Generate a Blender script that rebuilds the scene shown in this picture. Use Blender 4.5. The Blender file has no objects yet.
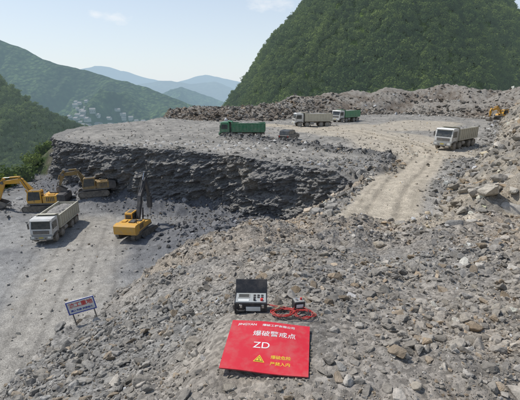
import bpy, bmesh, math, random
import numpy as np
from mathutils import Vector, Matrix, Euler
random.seed(7); RNG=np.random.default_rng(11)
S=bpy.context.scene
D=bpy.data

# ---------------------------------------------------------------- noise
def _h(ix,iy,seed):
    n=(ix.astype(np.int64)*374761393+iy.astype(np.int64)*668265263+seed*1442695041)&0x7fffffff
    n=((n^(n>>13))*1274126177)&0x7fffffff
    n=((n^(n>>15))*2246822519)&0x7fffffff
    return (n^(n>>16))/float(0x7fffffff)
def pn(x,y,seed=0):
    x=np.asarray(x,float);y=np.asarray(y,float)
    x0=np.floor(x);y0=np.floor(y);fx=x-x0;fy=y-y0
    u=fx*fx*fx*(fx*(fx*6-15)+10);v=fy*fy*fy*(fy*(fy*6-15)+10)
    def g(i,j):
        a=_h(x0+i,y0+j,seed)*2*math.pi
        return np.cos(a)*(fx-i)+np.sin(a)*(fy-j)
    a=g(0,0);b=g(1,0);c=g(0,1);d=g(1,1)
    return 1.4*((a*(1-u)+b*u)*(1-v)+(c*(1-u)+d*u)*v)
def fbm(x,y,o=4,seed=0,gain=.5):
    s=0;a=1.;f=1.
    for i in range(o):
        s=s+a*pn(x*f+13.7*i,y*f-7.1*i,seed+i);a*=gain;f*=2.03
    return s
def sstep(a,b,x):
    t=np.clip((x-a)/(b-a),0,1);return t*t*(3-2*t)
def sp(t,w):
    t=np.asarray(t,float);return np.where(t/w>30,t,w*np.log1p(np.exp(np.minimum(t/w,30))))
def smax(a,b,w): return b+sp(a-b,w)
def pdist(x,y,pts):
    best=np.full(x.shape,1e9)
    for (ax,ay),(bx,by) in zip(pts[:-1],pts[1:]):
        dx,dy=bx-ax,by-ay;L=dx*dx+dy*dy
        t=np.clip(((x-ax)*dx+(y-ay)*dy)/L,0,1)
        best=np.minimum(best,np.hypot(x-ax-t*dx,y-ay-t*dy))
    return best
def inside(x,y,poly):
    r=np.zeros(x.shape,bool);n=len(poly)
    for i in range(n):
        ax,ay=poly[i];bx,by=poly[(i+1)%n]
        if ay==by: continue
        c=((ay>y)!=(by>y))&(x<(bx-ax)*(y-ay)/(by-ay)+ax)
        r^=c
    return r

# ---------------------------------------------------------------- terrain
NEAR=[(-3.2,-12),(-2.9,3.65),(-3.2,5.4),(-3.3,8.2),(-2.8,11),(-0.24,17.2),(2.5,23.2),(6.2,29.5),(9.0,33.0),(9.8,34.5)]
WALL=[(9.8,34.5),(9.3,36.8),(6.95,39.0),(1.2,44.9),(-3,48.3),(-7.8,50.7),(-17.8,53.4),(-24,56.5),(-29,60.3),(-33.5,64),(-36.5,70),(-38,80),(-36,92)]
PIT=NEAR+WALL[1:-2]+[(-50,76),(-90,74),(-90,-12)]
LEFT=[(-37,72),(-38,80),(-36,92),(-30,102),(-27,115),(-30,170),(-40,400)]
LEFTP=[(-36.5,70)]+LEFT[1:]+[(-900,400),(-900,74),(-90,74),(-50,76)]
EMB=[(80,9),(30,12.5),(17,15),(10.2,21.5),(12.5,26),(16,31.5),(25.2,44),(31,51),(36,60),(44,72),(58,96),(62,103)]
EMBP=EMB+[(300,130),(300,9)]
BACK=[(-28,114),(-16,102),(1.5,101),(12,113),(22,122),(46,129),(57,115),(62,103)]
BACKP=BACK+[(300,130),(500,500),(-28,500)]
ROAD=[(5.6,14),(6.4,19),(7.3,23),(10.1,29.3),(13.3,35.5),(17.2,42),(20.5,48),(22,54),(22.5,62),(19,74),(11,84),(0,90)]
BERM=[(-6,66),(2,59),(9,52),(15,46.5),(14.4,42),(11.5,37.5)]
def H(x,y,want=False):
    x=np.asarray(x,float);y=np.asarray(y,float);r=np.hypot(x,y)
    wx=x+.8*fbm(x*.35,y*.35,3,5);wy=y+.8*fbm(x*.35,y*.35,3,9)
    k=np.clip(r/18,0.12,1)
    wx=x+(wx-x)*k;wy=y+(wy-y)*k
    n1=fbm(x*.12,y*.12,4,21);n2=fbm(x*.7,y*.7,4,31);n3=fbm(x*3.1,y*3.1,3,41)
    n0=fbm(x*.05,y*.05,3,51)
    dr=pdist(x,y,ROAD)
    plat=-8+.25*n1+.06*n2
    yy=sp(y-3,.6)
    fg=-1.72-.295*yy-.48*sp(-x-.35,.35)+.02*np.maximum(x,0)-.45*sp(y-14.2-.25*n2,.5)
    fg=fg+np.clip(r/8,.22,1)*(.28*n2+.32*n1)
    bw=.85*np.exp(-((x-.05)/.5)**4-((y-2.45)/.68)**4)
    fgm=fg-plat
    out=smax(plat,fg,.35)
    berm=np.exp(-(pdist(wx,wy,BERM)/.9)**2)
    out=out+.55*berm*(1+.6*n2)
    pit=inside(x,y,PIT)
    dn=pdist(wx,wy,NEAR);dw=pdist(x,y,WALL)
    floor=-16+.25*n1+.08*n2
    floor=floor+1.9*np.exp(-((x+24.0)**2+(y-53.8)**2)/22.)+1.8*np.exp(-((x+3)**2+(y-40)**2)/34.)+1.3*np.exp(-((x+38)**2+(y-46)**2)/30.)
    floor=np.maximum(floor,-16+.62*(3.6-dw)+.4*n2)
    zin=smax(floor,out-.95*dn-.1,.3)
    zin=zin-.8*np.maximum(0,-43-wx)
    z=np.where(pit,zin,out)
    lf=inside(x,y,LEFTP);dl=pdist(x,y,LEFT)
    zl=-8.2-.85*dl+.5*n1
    dpl=pdist(x,y,[(-36.5,70),(-50,76),(-90,74)])
    zl=np.minimum(zl,-15.6-.8*np.maximum(0,-43-wx)+1.0*dpl+.3*n2)
    z=np.where(lf,zl,z)
    em=inside(x,y,EMBP);de=pdist(wx,wy,EMB)
    se=.72+.45*sstep(34,50,y)
    cap=9.2+1.2*n1
    ze=-8+np.minimum(se*de,cap)+(.5*n2+.7*n1)*np.clip(de/2,0,1)
    z=np.where(em,np.maximum(z,ze),z)
    bk=inside(x,y,BACKP);db=pdist(x,y,BACK)
    capb=np.interp(x,[-26,0,12,32,57,85],[1.3,2.3,4.4,6.6,8.8,11.6])*(1+.24*n0+.10*n1)
    slope=.55+.15*n0
    hb=capb*(1-np.exp(-(slope*db/capb)**1.5))
    zb=-8+hb+(.3*n2+.7*n1)*np.clip(db/4,0,1)-.85*np.maximum(0,db-26)
    z=np.where(bk,np.where(em,np.maximum(z,zb),zb),z)
    rm=(1-sstep(1.5,2.6,dr))
    rut=np.exp(-((dr-.95)/.22)**2)
    flat=(~pit)&(~em)&(~bk)&(~lf)
    z=z-np.where(flat,rm*rut*.07,0)
    rough=np.where(flat&(fgm<-.3),.25+.3*(dr>3),1.)
    rough=np.where(pit&(dn>10)&(dw>6),.35,rough)
    z=z+rough*(.045*n3*np.clip(r/6,.5,1.5))*np.where(bk,.4,1)
    z=z*(1-bw)+(-1.745)*bw
    z=z-np.maximum(0,r-190)*.8
    if not want: return z
    def C(c): return np.array(c)[None,:]
    m=lambda a,b,t:a*(1-t[:,None])+b*t[:,None]
    grey=C((.235,.226,.208));brown=C((.325,.272,.210));pale=C((.33,.31,.275));tan=C((.45,.395,.31));dark=C((.12,.12,.12))
    col=m(grey,brown,np.clip(.55+.8*n1+.35*np.tanh(x/2.5),0,1))
    col=m(col,C((.19,.185,.175)),np.clip(.7*n2+.1,0,.6))
    platc=m(pale,C((.21,.20,.18)),np.clip(.5+n2*.9+n1*.6,0,1))
    isplat=flat&(fgm<-.2)
    wide=sstep(9,6,np.hypot(0,pdist(x,y,[(21,52),(22,66),(12,82),(30,84),(40,95)])))
    platc=m(platc,tan,np.clip(wide*.75,0,1))
    platc=m(platc,tan,1-sstep(1.9,2.9,dr))
    trk=(np.exp(-((dr-.95)/.3)**2)+.7*np.exp(-((dr-1.75)/.2)**2))
    trk2=np.exp(-((np.mod(dr+.5*n1,2.3)-1.1)/.25)**2)*(wide>0.1)*.6
    platc=platc*(1-.34*np.clip((trk+trk2*.8)*(.75+.5*n2),0,1)[:,None])
    nearroad=sstep(3.2,4.5,dr)*(y<46)
    platc=m(platc,grey,np.clip(nearroad,0,1))
    platc=m(platc,dark,np.clip(berm*1.1,0,.75))
    t=sstep(-.2,.5,fgm)*np.where((dr<2.6)&(y>12),.4,1.)
    col=np.where(flat[:,None],m(platc,col,t),col)
    fl=m(C((.29,.285,.27)),C((.18,.18,.178)),np.clip(.4+1.1*n1+.4*n2,0,1))
    path=1-sstep(2.5,5.5,pdist(wx,wy,[(-13,10),(-14,22),(-17,33),(-19,44)]))
    fl=m(fl,C((.36,.335,.29)),path*.8)
    ptr=pdist(x,y,[(-12.5,10),(-13.5,22),(-16.5,33),(-19.5,44)])
    pt2=np.exp(-((np.mod(ptr+.4*n1,2.1)-1.0)/.22)**2)*(ptr<5.5)
    fl=fl*(1-.22*pt2[:,None])
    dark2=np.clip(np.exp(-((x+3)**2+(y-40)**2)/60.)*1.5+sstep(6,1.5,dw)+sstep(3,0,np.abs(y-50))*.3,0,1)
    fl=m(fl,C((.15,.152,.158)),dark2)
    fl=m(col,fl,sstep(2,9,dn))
    fl=m(fl,C((.06,.09,.03)),sstep(44,48,-x+.5*n2))
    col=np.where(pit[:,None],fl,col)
    ec=m(C((.35,.305,.24)),C((.22,.205,.18)),np.clip(.35+1.0*n2+.5*n1,0,1))
    col=np.where((em&(ze>z-.6))[:,None],ec,col)
    bc=m(C((.15,.125,.10)),C((.25,.23,.20)),np.clip(.4+1.1*n1+1.1*n2+.010*(x-20),0,1))
    col=np.where(bk[:,None],bc,col)
    lc=m(C((.13,.12,.09)),C((.05,.085,.03)),sstep(2,6,dl+2*n2))
    col=np.where(lf[:,None],lc,col)
    return z,col

def mesh_tri(name,V,F,col=None,smooth=False):
    me=D.meshes.new(name);V=np.asarray(V,np.float32);F=np.asarray(F,np.int32);k=F.shape[1]
    me.vertices.add(len(V));me.vertices.foreach_set('co',V.ravel())
    me.loops.add(F.size);me.loops.foreach_set('vertex_index',F.ravel())
    me.polygons.add(len(F));me.polygons.foreach_set('loop_start',np.arange(0,F.size,k,dtype=np.int32))
    me.polygons.foreach_set('loop_total',np.full(len(F),k,np.int32))
    me.update(calc_edges=True)
    if col is not None:
        a=me.color_attributes.new('Col','FLOAT_COLOR','POINT')
        c=np.ones((len(V),4),np.float32);c[:,:3]=col;a.data.foreach_set('color',c.ravel())
    me.polygons.foreach_set('use_smooth',np.full(len(F),smooth,bool))
    return me
def link(name,me,mats=()):
    o=D.objects.new(name,me);S.collection.objects.link(o)
    for m in mats: me.materials.append(m)
    return o
def gridF(n,m):
    i=np.arange(n-1)[:,None]*m+np.arange(m-1)[None,:]
    i=i.ravel();return np.stack([i,i+1,i+m+1,i+m],1)

# ---------------------------------------------------------------- materials
def newmat(name):
    m=D.materials.new(name);m.use_nodes=True;nt=m.node_tree;b=nt.nodes['Principled BSDF'];return m,nt,b
def N(nt,t,**k):
    n=nt.nodes.new(t)
    for a,v in k.items(): setattr(n,a,v)
    return n
def noise(nt,vec,scale,detail=4,rough=.6):
    n=N(nt,'ShaderNodeTexNoise');n.inputs['Scale'].default_value=scale;n.inputs['Detail'].default_value=detail;n.inputs['Roughness'].default_value=rough
    nt.links.new(vec,n.inputs['Vector']);return n
def math_(nt,op,a,b=None,c=None,clamp=False):
    n=N(nt,'ShaderNodeMath',operation=op,use_clamp=clamp)
    for i,v in enumerate((a,b,c)):
        if v is None: continue
        if isinstance(v,(int,float)): n.inputs[i].default_value=v
        else: nt.links.new(v,n.inputs[i])
    return n.outputs[0]
def maprange(nt,v,a,b,c,d):
    n=N(nt,'ShaderNodeMapRange');nt.links.new(v,n.inputs[0])
    for i,q in enumerate((a,b,c,d)): n.inputs[i+1].default_value=q
    return n.outputs[0]
def mulcol(nt,col,val):
    n=N(nt,'ShaderNodeVectorMath',operation='SCALE');nt.links.new(col,n.inputs[0]);nt.links.new(val,n.inputs['Scale']);return n.outputs[0]
def mixcol(nt,fac,a,b):
    n=N(nt,'ShaderNodeMix',data_type='RGBA')
    for s,v in ((0,fac),(6,a),(7,b)):
        if isinstance(v,(int,float)): n.inputs[s].default_value=v
        elif isinstance(v,tuple): n.inputs[s].default_value=(*v,1)
        else: nt.links.new(v,n.inputs[s])
    return n.outputs[2]
HAZE_GLOW=(.41,.55,.67)  # default airlight colour, emitted by the far surfaces themselves
def paint_haze(m,L=1900.,col=HAZE_GLOW,strength=1.):  # painted airlight: emission mixed over the surface by distance from origin, no volume
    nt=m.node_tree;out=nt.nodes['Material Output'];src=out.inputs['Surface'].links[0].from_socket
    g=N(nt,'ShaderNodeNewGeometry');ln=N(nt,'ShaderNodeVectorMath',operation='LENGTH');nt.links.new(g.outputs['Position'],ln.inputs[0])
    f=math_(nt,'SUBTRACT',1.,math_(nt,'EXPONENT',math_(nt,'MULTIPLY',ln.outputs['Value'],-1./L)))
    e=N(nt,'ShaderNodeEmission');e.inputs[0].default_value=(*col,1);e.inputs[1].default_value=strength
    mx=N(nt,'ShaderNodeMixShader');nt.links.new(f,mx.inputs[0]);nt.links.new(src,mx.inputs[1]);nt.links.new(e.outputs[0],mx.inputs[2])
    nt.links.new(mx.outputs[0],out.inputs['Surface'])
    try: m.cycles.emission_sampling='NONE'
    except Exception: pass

def gravelmat(name,usecol=True,base=(.2,.2,.2),bump=.5,cell=True):
    m,nt,b=newmat(name)
    geo=N(nt,'ShaderNodeNewGeometry');P=geo.outputs['Position']
    if usecol:
        a=N(nt,'ShaderNodeAttribute',attribute_name='Col');c=a.outputs['Color']
    else:
        a=N(nt,'ShaderNodeRGB');a.outputs[0].default_value=(*base,1);c=a.outputs[0]
    n1=noise(nt,P,1.3,4,.65);n2=noise(nt,P,16,4,.75)
    f=math_(nt,'MULTIPLY',maprange(nt,n1.outputs[0],.25,.75,.70,1.30),maprange(nt,n2.outputs[0],.25,.75,.6,1.4))
    hgt=math_(nt,'ADD',math_(nt,'MULTIPLY',n2.outputs[0],.06),math_(nt,'MULTIPLY',n1.outputs[0],.15))
    if cell:
        for sc,am,hh in ((30,.38,.018),):
            v=N(nt,'ShaderNodeTexVoronoi');v.inputs['Scale'].default_value=sc
            nt.links.new(P,v.inputs['Vector'])
            sep=N(nt,'ShaderNodeSeparateColor');nt.links.new(v.outputs['Color'],sep.inputs[0])
            f=math_(nt,'MULTIPLY',f,maprange(nt,sep.outputs[0],0,1,1-am,1+am))
            hgt=math_(nt,'SUBTRACT',hgt,math_(nt,'MULTIPLY',v.outputs['Distance'],hh))
    cc=mulcol(nt,c,f);nt.links.new(cc,b.inputs['Base Color']);b.inputs['Roughness'].default_value=1.
    b.inputs['Specular IOR Level'].default_value=.1
    bp=N(nt,'ShaderNodeBump');bp.inputs['Strength'].default_value=bump;bp.inputs['Distance'].default_value=1.
    nt.links.new(hgt,bp.inputs['Height']);nt.links.new(bp.outputs[0],b.inputs['Normal'])
    return m
def rockmat(name,bump=.7):
    m,nt,b=newmat(name)
    geo=N(nt,'ShaderNodeNewGeometry');P=geo.outputs['Position']
    a=N(nt,'ShaderNodeAttribute',attribute_name='Col')
    n1=noise(nt,P,30,4,.72);n2=noise(nt,P,5,2,.6)
    f=math_(nt,'MULTIPLY',maprange(nt,n1.outputs[0],.3,.7,.66,1.34),maprange(nt,n2.outputs[0],.3,.7,.8,1.2))
    sep=N(nt,'ShaderNodeSeparateXYZ');nt.links.new(geo.outputs['Normal'],sep.inputs[0])
    dust=math_(nt,'MULTIPLY',maprange(nt,sep.outputs[2],.3,.95,0,1),maprange(nt,n2.outputs[0],.35,.65,.0,.40))
    c=mixcol(nt,dust,mulcol(nt,a.outputs['Color'],f),(.33,.29,.235))
    nt.links.new(c,b.inputs['Base Color']);b.inputs['Roughness'].default_value=1.;b.inputs['Specular IOR Level'].default_value=.12
    bp=N(nt,'ShaderNodeBump');bp.inputs['Strength'].default_value=bump;bp.inputs['Distance'].default_value=.02
    nt.links.new(n1.outputs[0],bp.inputs['Height']);nt.links.new(bp.outputs[0],b.inputs['Normal'])
    return m
def paint(name,col,rough=.45,dirt=.35,metal=0.,dirtcol=(.34,.30,.24)):
    m,nt,b=newmat(name)
    tc=N(nt,'ShaderNodeTexCoord');n=noise(nt,tc.outputs['Object'],2.2,6,.7)
    sep=N(nt,'ShaderNodeSeparateXYZ');nt.links.new(tc.outputs['Object'],sep.inputs[0])
    low=maprange(nt,sep.outputs[2],2.4,.3,0,.45)
    f=math_(nt,'MULTIPLY',math_(nt,'ADD',maprange(nt,n.outputs[0],.38,.72,0,1),low,clamp=True),dirt,clamp=True)
    nt.links.new(mixcol(nt,f,tuple(col),dirtcol),b.inputs['Base Color'])
    b.inputs['Roughness'].default_value=rough;b.inputs['Metallic'].default_value=metal
    return m

M_ground=gravelmat('ground_gravel',bump=.55)
M_rock=rockmat('rock')

# ---------------------------------------------------------------- build near terrain
print('terrain')
ang=np.concatenate([np.arange(-180,-58,2.5),np.arange(-56,56,.145),np.arange(58,180.1,2.5)])
ang=np.radians(ang)
rr=np.concatenate([[.02,.3,.6],.8*np.exp(np.arange(0,math.log(330/.8),.0072))])
R,A=np.meshgrid(rr,ang,indexing='ij')
X=(R*np.sin(A)).ravel();Y=(R*np.cos(A)).ravel()
Z,COL=H(X,Y,True)
me=mesh_tri('ground',np.stack([X,Y,Z],1),gridF(len(rr),len(ang))[:,::-1],COL,True)
ground=link('quarry_ground',me,[M_ground])

# ---------------------------------------------------------------- rock face
def resample(pts,step):
    P=np.array(pts,float)
    for _ in range(2):
        q=[P[0]]
        for a,b in zip(P[:-1],P[1:]): q+= [a*.75+b*.25,a*.25+b*.75]
        q.append(P[-1]);P=np.array(q)
    s=np.concatenate([[0],np.cumsum(np.hypot(*np.diff(P,axis=0).T))])
    t=np.arange(0,s[-1],step);return np.stack([np.interp(t,s,P[:,0]),np.interp(t,s,P[:,1])],1),t
wp,ws=resample(WALL,.11)
tg=np.gradient(wp,axis=0);tg/=np.linalg.norm(tg,axis=1)[:,None]
nrm=np.stack([-tg[:,1],tg[:,0]],1)
for _ in range(60):
    nrm[1:-1]=(nrm[:-2]+nrm[1:-1]*2+nrm[2:])/4
nrm/=np.linalg.norm(nrm,axis=1)[:,None]
lip=np.linspace(-2.2,0,10);face=np.linspace(0,1,110)[1:]
rows=[];L=ws[-1]
endf=sstep(L-9,L,ws);startf=sstep(5.0,1.0,ws)
for q in lip:
    px=wp[:,0]+nrm[:,0]*(q+.35);py=wp[:,1]+nrm[:,1]*(q+.35)
    e=.35*fbm(ws*.5,ws*0+q*.6,4,77)
    hz=H(wp[:,0]-nrm[:,0]*1.6,wp[:,1]-nrm[:,1]*1.6)
    hz=np.maximum(hz,-8.6)
    z=hz+.10*(1+q/2.2)-.25*(q<-1.9)+ .25*np.abs(e)*(1+q/2.2)-1*endf-.9*startf
    rows.append(np.stack([px,py,z],1))
top=rows[-1][:,2]
for q in face:
    z=top-(top+16.6)*q
    zs=z+.10*ws
    big=fbm(ws*.16,z*.16,3,81);mid=fbm(ws*.6+z*.3,zs*1.0,4,85);fine=fbm(ws*2.1,zs*3.2,4,91)
    led=fbm(ws*.12,np.floor(zs*1.7+.6*mid)*1.3,2,95)
    led2=fbm(ws*.5,np.floor(zs*4.1+mid)*1.7,2,99)
    vert=np.abs(pn(np.floor(ws*1.1+.7*mid)*1.37,zs*.2,103))
    off=.35+.9*q+1.0*big*min(1,q*4)+.55*mid*min(1,q*6)+.22*fine+.45*led*min(1,q*5)+.16*led2+.45*vert
    off=off+1.6*max(0,q-.82)*5*(.6+.5*pn(ws*.3,ws*0,107))
    off=np.maximum(off,.1)
    rows.append(np.stack([wp[:,0]+nrm[:,0]*off,wp[:,1]+nrm[:,1]*off,z],1))
V=np.concatenate(rows);
def wallmat():
    m,nt,b=newmat('dark_slate_rock')
    geo=N(nt,'ShaderNodeNewGeometry');P=geo.outputs['Position']
    mp=N(nt,'ShaderNodeMapping');mp.inputs['Scale'].default_value=(.6,.6,1.9);mp.inputs['Rotation'].default_value=(0,.1,0);nt.links.new(P,mp.inputs[0])
    n1=noise(nt,mp.outputs[0],1.2,7,.7);n2=noise(nt,P,.22,4,.6);n3=noise(nt,P,7,5,.75)
    c=mixcol(nt,maprange(nt,n1.outputs[0],.35,.68,0,1),(.075,.078,.086),(.24,.24,.24))
    c=mixcol(nt,maprange(nt,n2.outputs[0],.50,.68,0,.6),c,(.25,.22,.175))
    sep=N(nt,'ShaderNodeSeparateXYZ');nt.links.new(geo.outputs['Normal'],sep.inputs[0])
    c=mixcol(nt,maprange(nt,sep.outputs[2],.55,.9,0,.8),c,(.29,.275,.245))
    c=mulcol(nt,c,maprange(nt,n3.outputs[0],.3,.7,.65,1.35))
    nt.links.new(c,b.inputs['Base Color']);b.inputs['Roughness'].default_value=1.;b.inputs['Specular IOR Level'].default_value=.15
    bp=N(nt,'ShaderNodeBump');bp.inputs['Strength'].default_value=.8;bp.inputs['Distance'].default_value=.3
    nt.links.new(math_(nt,'ADD',n1.outputs[0],math_(nt,'MULTIPLY',n3.outputs[0],.35)),bp.inputs['Height']);nt.links.new(bp.outputs[0],b.inputs['Normal'])
    return m
me=mesh_tri('rock_face',V,gridF(len(rows),len(ws)))
link('rock_face',me,[wallmat()])

# ---------------------------------------------------------------- rocks
print('rocks')
def hullrock(n,seed,sub=0):
    r=random.Random(seed);bm=bmesh.new()
    sx,sy,sz=1,r.uniform(.6,.95),r.uniform(.4,.75)
    for i in range(n):
        v=Vector((r.gauss(0,1),r.gauss(0,1),r.gauss(0,1))).normalized()
        v*=r.uniform(.8,1.05);bm.verts.new((v.x*sx,v.y*sy,v.z*sz))
    g=bmesh.ops.convex_hull(bm,input=bm.verts[:])
    bmesh.ops.delete(bm,geom=[v for v in bm.verts if not v.link_faces],context='VERTS')
    if sub:
        bmesh.ops.bevel(bm,geom=bm.edges[:],offset=.05,segments=1,affect='EDGES')
        bmesh.ops.triangulate(bm,faces=bm.faces[:])
        bmesh.ops.subdivide_edges(bm,edges=bm.edges[:],cuts=sub,use_grid_fill=True)
        from mathutils import noise as mn
        for v in bm.verts:
            p=v.co*2.3+Vector((seed,0,0))
            v.co*=1+.12*mn.noise(p)+.07*mn.noise(p*3)+.04*mn.noise(p*8)
    bmesh.ops.triangulate(bm,faces=bm.faces[:]);bmesh.ops.recalc_face_normals(bm,faces=bm.faces[:])
    bm.verts.index_update()
    V=np.array([v.co[:] for v in bm.verts]);F=np.array([[v.index for v in f.verts] for f in bm.faces]);bm.free()
    return V,F
LO=[hullrock(random.choice([10,12,14]),i) for i in range(36)]
HI=[hullrock(random.choice([12,14,18]),100+i,2) for i in range(14)]
def rotm(n,tilt=.5):
    e=RNG.uniform(-1,1,(n,2))*tilt;yaw=RNG.uniform(0,2*np.pi,n)
    cz,sz=np.cos(yaw),np.sin(yaw);cx,sx=np.cos(e[:,0]),np.sin(e[:,0]);cy,sy=np.cos(e[:,1]),np.sin(e[:,1])
    Rz=np.zeros((n,3,3));Rz[:,0,0]=cz;Rz[:,0,1]=-sz;Rz[:,1,0]=sz;Rz[:,1,1]=cz;Rz[:,2,2]=1
    Rx=np.zeros((n,3,3));Rx[:,0,0]=1;Rx[:,1,1]=cx;Rx[:,1,2]=-sx;Rx[:,2,1]=sx;Rx[:,2,2]=cx
    Ry=np.zeros((n,3,3));Ry[:,1,1]=1;Ry[:,0,0]=cy;Ry[:,0,2]=sy;Ry[:,2,0]=-sy;Ry[:,2,2]=cy
    return Rz@Rx@Ry
def rocks(name,x,y,s,col,lib,sink=.15,tilt=.6,z=None):
    n=len(x)
    if z is None: z=H(x,y)
    Rm=rotm(n,tilt);Vs=[];Fs=[];Cs=[];o=0;which=RNG.integers(0,len(lib),n)
    for k,(V,F) in enumerate(lib):
        idx=np.where(which==k)[0]
        if not len(idx): continue
        sc=s[idx][:,None]*RNG.uniform(.72,1.35,(len(idx),3))
        P=V[None]*sc[:,None,:]
        P=np.einsum('nij,nvj->nvi',Rm[idx],P)
        P+=np.stack([x[idx],y[idx],z[idx]+s[idx]*(.45-sink*2)],1)[:,None,:]
        Vs.append(P.reshape(-1,3));Fs.append((F[None]+(np.arange(len(idx))*len(V))[:,None,None]+o).reshape(-1,3))
        Cs.append(np.repeat(col[idx],len(V),axis=0));o+=len(idx)*len(V)
    return link(name,mesh_tri(name,np.concatenate(Vs),np.concatenate(Fs),np.concatenate(Cs)),[M_rock])
def rcol(n,base=(.27,.265,.25),var=.35):
    v=np.exp(RNG.normal(0,var,n))[:,None];t=RNG.uniform(0,1,n)[:,None]
    c=np.array(base)[None]*v*(1+np.array([[.10,.02,-.10]])*t*1.3)
    return np.clip(c,.03,.6)
n=140000
lr=RNG.uniform(math.log(1.25),math.log(135),n);r=np.exp(lr);a=np.radians(RNG.uniform(-46,46,n))
x=r*np.sin(a);y=r*np.cos(a)
pit=inside(x,y,PIT);em=inside(x,y,EMBP);bk=inside(x,y,BACKP);lf=inside(x,y,LEFTP)
dr=pdist(x,y,ROAD);dn=pdist(x,y,NEAR);dw=pdist(x,y,WALL);db=pdist(x,y,BERM)
p=np.ones(n)*.85
flat=(~pit)&(~em)&(~bk)
p[flat&(y>17)]=.30;p[flat&(y>17)&(dr<2.3)]=.02
p[flat&(y>45)]=.30;p[flat&(y>60)]=.12;p[flat&(db<1.5)]=.9
p[flat&(y>17)&(y<46)&(dr>3.2)]=.8
p[pit]=.07;p[pit&(dn<8)]=.8;p[pit&(dw<5)]=.8
p[em]=.6;p[bk]=1.0
p[lf]=0
p*=np.clip(.75+.9*fbm(x*.6,y*.6,3,61)+.7*fbm(x*.22,y*.22,2,67)*(r<20),.08,1.1)
p[(np.abs(x-.03)<.36)&(y>1.98)&(y<2.66)]=0
p[(np.abs(x+.07)<.17)&(np.abs(y-2.98)<.12)]=0;p[(np.abs(x-.33)<.1)&(np.abs(y-2.88)<.08)]=0
keep=RNG.uniform(0,1,n)<p
x,y,r,em_,pit_,bk_,flat_,dr_=[q[keep] for q in (x,y,r,em,pit,bk,flat,dr)]
s=r*.0021*(RNG.pareto(1.58,len(x))+1)
mx=np.where(r<16,.055+.0085*r,np.where(em_|bk_,.75,.32));mx=np.where(flat_&(y>45),.24,mx);mx=np.where(pit_&(r>20)&(np.abs(x+3)>8),.25,mx)
s=np.where(s>mx,mx*RNG.uniform(.25,1,len(s))**1.5,s)
s=np.maximum(s,.0045)
c=rcol(len(x))
_,gc=H(x,y,True)
c=c*.35+gc*.65*np.exp(RNG.normal(0.0,.36,len(x)))[:,None]
t=RNG.uniform(0,1,len(x));c=np.where((t<.05)[:,None],c*1.6,c);c=np.where((t>.88)[:,None],c*np.array([[1.10,.94,.76]]),c)
c=np.clip(c,.03,.55)
big=(s/r)>.011
rocks('gravel_rubble',x[~big],y[~big],s[~big],c[~big],LO,.10)
rocks('rubble_stones',x[big],y[big],s[big],c[big],HI,.12)
bl=[(.17,1.80,.085),(-.19,1.98,.06),(.05,1.76,.05),(-.55,2.75,.085),(-.62,2.62,.05),(-1.15,2.55,.07),(-.82,2.05,.07),(-1.0,2.2,.05),(-.95,1.95,.06),(-.55,2.45,.045),(-.40,2.35,.04),(-.72,1.85,.045),
(.92,1.90,.055),(.52,2.12,.05),(.56,2.0,.035),(1.25,3.5,.085),(1.55,4.6,.10),(1.7,5.5,.13),(.95,2.75,.045),(1.1,2.25,.04),(1.45,2.35,.05),(-.35,3.2,.05),(.65,3.8,.06),(2.4,3.9,.07),(-.9,3.3,.07),(-1.4,3.2,.06),(-1.3,4.2,.08),
(-1.25,2.1,.07),(-1.4,2.4,.06),(-1.1,1.8,.055),(-.5,1.75,.05),(-.3,1.72,.04),(.4,1.75,.05),(-1.7,2.9,.07),(-1.9,3.4,.08),(2.0,2.9,.06),(2.9,5.2,.09),(.9,5.0,.10),
(2.6,8,.2),(4.2,9,.22),(5.6,10.5,.25),(3.4,11,.2),(7.2,12.5,.3),(8.3,12.3,.28),(4.9,12.8,.25),(1,9,.15),(.2,7.5,.13),
(12.0,21.5,.75),(13.6,22.5,.95),(14.4,21.0,.75),(15.5,23.8,1.0),(11.2,23.0,.5),(12.3,25,.6),(13.5,26.5,.6),(16.5,25.5,.7),(14.5,28.5,.5),(17.8,27.0,.6),(17.5,31,.6),(20,34,.5),(10.9,20.6,.55),(15.8,20.2,.8),(17.8,29,.4),(14.2,24.6,.7),(12.6,19.8,.5),(13.0,18.6,.5),(16.6,22.2,.7),(10.3,22.2,.4),(11.5,24.4,.45),(12.8,27.5,.45),(15.6,29.8,.45)]
b=np.array(bl);rocks('boulders',b[:,0],b[:,1],b[:,2],rcol(len(b),(.33,.32,.30),.2),HI,.12)
def along(pts,n,w):
    P,t=resample(pts,.3);i=RNG.integers(0,len(P),n);return P[i,0]+RNG.normal(0,w,n),P[i,1]+RNG.normal(0,w,n)
x1,y1=along(BERM,650,.55);x2,y2=along(WALL[:-4],700,.8);x3,y3=along([(2.5,23.2),(6.2,29.5),(9.8,34.5)],400,.7);x4,y4=along(EMB[3:11],1100,1.3)
x5=RNG.normal(-3,4.5,900);y5=RNG.normal(41,3.2,900);x6=RNG.normal(-28,3,350);y6=RNG.normal(53,2.2,350);x7=RNG.normal(-37,3,400);y7=RNG.normal(47,4,400)
x8,y8=along(BACK[:-1],1800,2.2);y8=y8+2.5
x9=RNG.uniform(-24,80,3500);y9=RNG.uniform(100,145,3500);ok=inside(x9,y9,BACKP);x9,y9=x9[ok],y9[ok]
x10=RNG.normal(9.6,1.0,90);y10=RNG.normal(35.5,1.6,90)
x=np.concatenate([x1,x2,x3,x4,x5,x6,x7,x8,x9,x10]);y=np.concatenate([y1,y2,y3,y4,y5,y6,y7,y8,y9,y10])
ok=(pdist(x,y,ROAD)>2.3)&(np.hypot(x+29.2,y-50.5)>2.6)&(np.hypot(x+23.6,y-53)>2.4)&(np.hypot(x-5,y-62)>3);x=x[ok];y=y[ok]
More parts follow.
